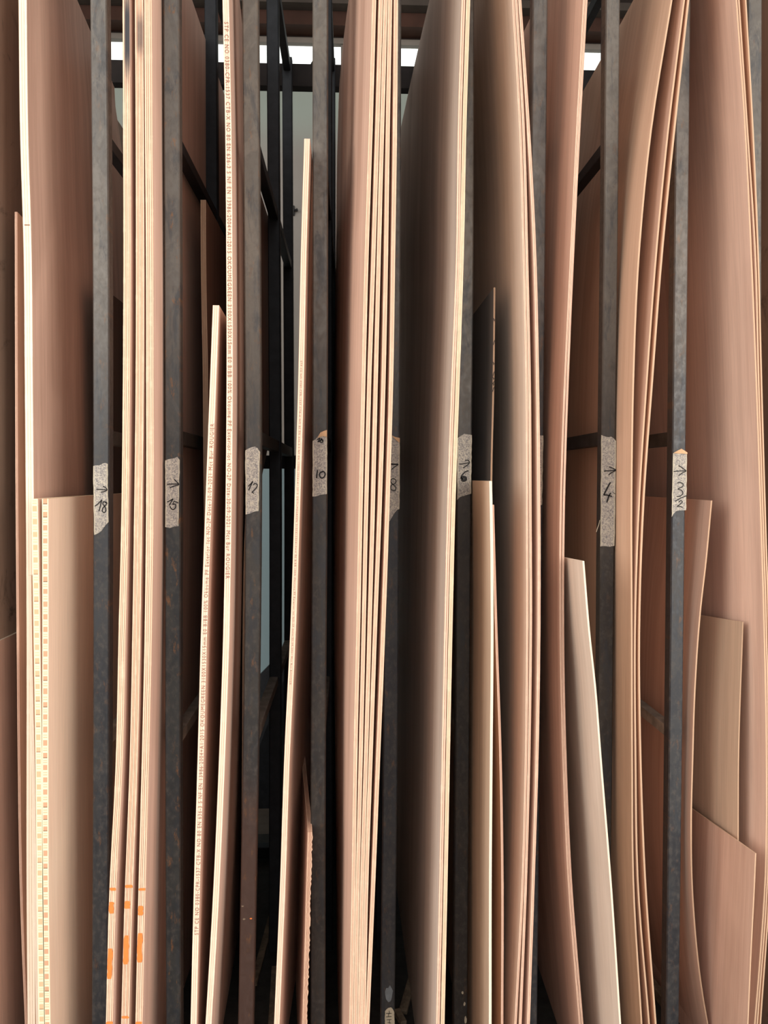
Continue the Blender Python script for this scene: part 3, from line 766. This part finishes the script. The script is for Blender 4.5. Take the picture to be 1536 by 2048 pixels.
# bay right of the post marked 6
g6 = 'bowed boards right of the 6 post'
sheet('Y5', 'plywood_offcut', 'chest-high tan panel standing close against the 6 post', 'plywood offcut', None,
      [(965, 978.5), (1010, 979.5), (1260, 981.6), (1510, 979.8), (1760, 978), (2038, 977.8)], 0.0052, 1.50, 1.0, 'olive', 'ewhite', top=962, dx=-0.006)
sheet('Y4a', 'plywood_offcut', 'thin board, face coloured as in shade, ink scribbles on its pointed edge', 'plywood offcut', None,
      [(572, 987.3), (760, 985.3), (960, 981), (1260, 984), (2048, 994)], 0.0036, 1.65, 1.0, 'shaded_face', 'e3', top=572, dz=0.0)
sheet('Y4b', 'plywood_offcut', 'narrow pink-edged board flaring out behind the tan panel', 'plywood offcut', None,
      [(1000, 983), (1060, 984.5), (1260, 990), (1510, 998.3), (1760, 1002.3), (2038, 1001.8)], 0.005, 1.55, 0.95, 'okoume_red', 'e5', top=1010)
sheet('Y1', P_, 'bowed board with broad pale rounded face right of the 6 post', 'plywood sheet', g6,
      [(10, 1024), (260, 1038), (510, 1045), (760, 1050.5), (1010, 1051.8), (1260, 1052), (1510, 1049.5), (1760, 1043), (2038, 1029)], 0.0052, 1.55, 1.15, 'cream', 'e5', bow=-0.008)
sheet('Y2', P_, 'middle bowed board right of the 6 post, tight against the broad-faced one', 'plywood sheet', g6,
      [(10, 1030), (260, 1044.5), (510, 1051), (760, 1056.3), (1010, 1058), (1260, 1058.8), (1510, 1055.5), (1760, 1049), (2038, 1038.5)], 0.0054, 1.55, 1.15, 'okoume', 'e5', bow=-0.008)
sheet('Y3', P_, 'outermost bowed board right of the 6 post, partly covering the next post', 'plywood sheet', g6,
      [(10, 1037), (260, 1054), (510, 1066.5), (760, 1072), (1010, 1074.7), (1260, 1074.7), (1510, 1071), (1760, 1063.5), (2038, 1054)], 0.0062, 1.55, 1.15, 'rosy', 'e5', bow=-0.006)
def scrib(key, ys):
    s = SH[key]
    for i, (y, k) in enumerate(ys):
        z = at(700, y, s['Yf'])[1]; X = s['fx'](z) - s['x0']; t = s['t']; z -= s['zb']
        h = 0.006
        a, b = stroke([(X + .1*t, z + h*k), (X + .5*t, z), (X + .9*t, z + h*.6)], 0.0016)
        mesh_obj('ink_scribble', [(v.x, -0.0006, v.z) for v in a], b, M['ink'], s['o'])
scrib('Y4a', [(640, 1), (682, -1), (728, 1), (745, -1), (758, 1), (764, -.5), (770, 1), (776, -1)])
# bay right of the post marked 5
g5 = 'two thin boards leaning left of the 4 post'
sheet('Z1', P_, 'left of two thin reddish boards leaning together left of the 4 post', 'plywood sheet', g5,
      [(10, 1165.5), (260, 1152), (510, 1139.8), (760, 1128), (1010, 1119.7), (1260, 1119), (1510, 1124.3), (1760, 1135.2), (2038, 1157)], 0.0044, 1.60, 1.1, 'okoume_pink', 'e5', dx=[(0.1, 0.035), (1.2, 0.01), (2.4, -0.045)], conc=0.3)
sheet('Z2', P_, 'right of two thin reddish boards leaning together left of the 4 post', 'plywood sheet', g5,
      [(10, 1170.3), (260, 1156.5), (510, 1144), (760, 1133.3), (1010, 1125.7), (1260, 1124), (1510, 1128.8), (1760, 1139.8), (2038, 1162)], 0.0044, 1.60, 1.1, 'okoume', 'e5', dx=[(0.1, 0.035), (1.2, 0.01), (2.4, -0.045)], conc=0.3)
sheet('Z3', 'plywood_offcut', 'short pale grey curved board standing in front of the 4 post', 'plywood offcut', None,
      [(1124, 1165), (1260, 1176.2), (1380, 1189), (1510, 1199), (1760, 1219.3), (2038, 1238)], 0.0036, 1.50, 0.95, 'pale', 'ewhite', top=1124, dz=-0.05, dx=[(0.1, -0.02), (1.2, 0.0)])
# bay right of the post marked 4
g4 = 'three thin boards right of the 4 post'
sheet('AA1', P_, 'left of three thin boards right of the 4 post, its tan face showing', 'plywood sheet', g4,
      [(10, 1340), (260, 1300.4), (510, 1276), (760, 1265), (1010, 1261.3), (1260, 1262), (1510, 1262.5), (1760, 1265), (2038, 1281)], 0.0034, 1.60, 1.15, 'okoume_warm', 'e3', dx=[(0.1, 0.02), (2.4, 0.028)], conc=0.9)
sheet('AA2', P_, 'middle of three thin boards right of the 4 post, curving away at the top', 'plywood sheet', g4,
      [(10, 1365.5), (260, 1334.6), (510, 1310.5), (760, 1292), (1010, 1276.3), (1260, 1268.5), (1510, 1269.5), (1760, 1274), (2038, 1295.8)], 0.0034, 1.60, 1.15, 'okoume', 'e3', dx=[(0.1, 0.02), (2.4, 0.011)], conc=0.9)
sheet('AA3', P_, 'right of three thin boards right of the 4 post, bent over the next post', 'plywood sheet', g4,
      [(10, 1374), (260, 1347), (510, 1322), (760, 1302.8), (1010, 1285), (1260, 1276.8), (1510, 1279.3), (1760, 1288.7), (2038, 1309)], 0.0036, 1.60, 1.15, 'okoume_red', 'e3', dx=[(0.1, 0.02), (2.4, 0.010)], conc=0.9)
# bay right of the post marked 3 over 2
g3 = 'thin boards in the bay at the right edge'
sheet('BB1', P_, 'thin board with the widest pink face, right of the 3 over 2 label', 'plywood sheet', g3,
      [(10, 1472), (260, 1489), (510, 1501), (760, 1511), (1010, 1519.5), (1260, 1527), (1510, 1531.5), (1760, 1529), (1900, 1520), (2038, 1509)], 0.0033, 1.60, 1.15, 'rosy', 'e3')
sheet('BB2', P_, 'thin board wedged in the middle of the three at the right edge', 'plywood sheet', g3,
      [(10, 1477), (260, 1493.5), (510, 1509.5), (760, 1516), (1010, 1524), (1260, 1531.5), (1510, 1535.5), (1760, 1533.5), (2038, 1514)], 0.003, 1.60, 1.15, 'okoume', 'e3')
sheet('BB3', P_, 'outermost thin board, last one before the post at the right edge', 'plywood sheet', g3,
      [(10, 1490.5), (260, 1504.5), (510, 1515), (760, 1521.5), (1010, 1528.5), (1260, 1536), (1510, 1540), (1760, 1538), (2038, 1520)], 0.003, 1.60, 1.15, 'okoume_red', 'e3')
sheet('BB5', 'plywood_offcut', 'olive-tan rectangular offcut with a square top, behind the pink offcut', 'plywood offcut', None,
      [(1250, 1484.5), (1510, 1476), (1700, 1475), (2048, 1470)], 0.0025, 1.65, 0.8, 'olive', 'e3', top=1250, dz=-0.1)
sheet('BB6', 'plywood_offcut', 'pinkish offcut with a slanting top, lowest board at the right', 'plywood offcut', None,
      [(1723, 1509.5), (1760, 1508), (1900, 1501), (2048, 1494.5)], 0.0025, 1.55, 0.85, 'okoume', 'e3', top=1723, dz=-0.11)
sheet('BB4', 'plywood_offcut', 'thin warped board with an S-curved edge right of the 3 over 2 post', 'plywood offcut', None,
      [(1002, 1421.8), (1130, 1409.8), (1215, 1400), (1260, 1396), (1400, 1387.5), (1510, 1384.2), (1650, 1381), (1760, 1382.5), (1830, 1386.5), (1900, 1392.5), (1990, 1404), (2048, 1414)], 0.003, 1.69, 0.6, 'okoume', 'e3', top=1002)
sheet('CC', P_, 'dark olive sheet beyond the last post at the upper right corner', 'plywood sheet', None,
      [(0, 1568), (2048, 1566)], 0.006, 1.74, 1.0, 'stained', 'edull')

# ------------------------------------------------------------------ small things
latch = bpy.data.objects.new('door_latch', None); C.objects.link(latch)
lx, lz = at(587, 432, WY); latch.location = (lx, WY, lz)
tag(latch, 'small black latch on the pale back wall beside the slender board', 'latch')
s_ = (WY + D0) / F
box('latch_plate', -2.2 * s_, 2.2 * s_, -0.012, 0.0, 0.0, 19 * s_, M['black'], latch, 0.002)
box('latch_bolt', 2.2 * s_, 9 * s_, -0.02, -0.006, 8 * s_, 11.5 * s_, M['black'], latch, 0.002)
box('latch_knob', 6.5 * s_, 8.5 * s_, -0.03, -0.02, 6 * s_, 11.5 * s_, M['black'], latch, 0.002)

zA = at(520, 1358, 1.6)[1]; zB = at(560, 1300, 1.6)[1]; xA = at(470, 1300, 1.6)[0]; xB = at(600, 1300, 1.6)[0]
lean = mesh_obj('offcut_panel', [(xA, 1.60, 0), (xB, 1.60, 0), (xB, 1.72, zB + .05), (xA, 1.72, zA - .1), (xA, 1.62, 0), (xB, 1.62, 0), (xB, 1.74, zB + .05), (xA, 1.74, zA - .1)],
                [(0, 1, 2, 3), (7, 6, 5, 4), (0, 3, 7, 4), (1, 5, 6, 2), (3, 2, 6, 7), (0, 4, 5, 1)], M['steel_dark'])
tag(lean, 'black panel with a sloping top, standing behind the rack right of the 12 post', 'panel')
def scrap(label, x, y, L, w, h, rot, tilt=0.0):
    bm = bmesh.new(); box_bm(bm, -w/2, w/2, -L/2, L/2, 0, h, min(w, h) * .15)
    rr = random.Random(int(x * 1000) + 5)
    for v in bm.verts: v.co += Vector((rr.uniform(-1, 1), rr.uniform(-1, 1), 0)) * w * .05
    me = bpy.data.meshes.new('wood_scrap'); bm.to_mesh(me); bm.free()
    o = link('wood_scrap', me, [M['scrap']], None, (x, y, BASE_Z)); o.rotation_euler = (tilt, 0, rot)
    tag(o, label, 'wood scrap', 'scraps on the rack base')
def gp(px, py):   # point of the base plate seen at a pixel
    d = MR @ Vector(((px - 768) / F, (1024 - py) / F, -1.0)); k = (BASE_Z - EYE) / d.z
    return d.x * k, -D0 + d.y * k
x, y = gp(532, 1880); scrap('pale wooden lath lying deep in the bay left of the 10 post', x, y, 0.42, 0.018, 0.012, -0.05)
x, y = gp(548, 2010); scrap('broad grey slat lying behind the slender board near the floor', x, y, 0.30, 0.022, 0.008, 0.06)
x, y = gp(815, 1995); scrap('dusty chip of wood lying at the foot of the grey-faced board', x, y, 0.13, 0.02, 0.010, -0.25)
x, y = gp(800, 2040); scrap('small splinter block lying beside the sticker post', x, y, 0.05, 0.016, 0.014, 0.3)
x, y = gp(1318, 2000); scrap('pale scrap lying at the foot of the 3 over 2 post', x, y, 0.12, 0.018, 0.03, 0.1)
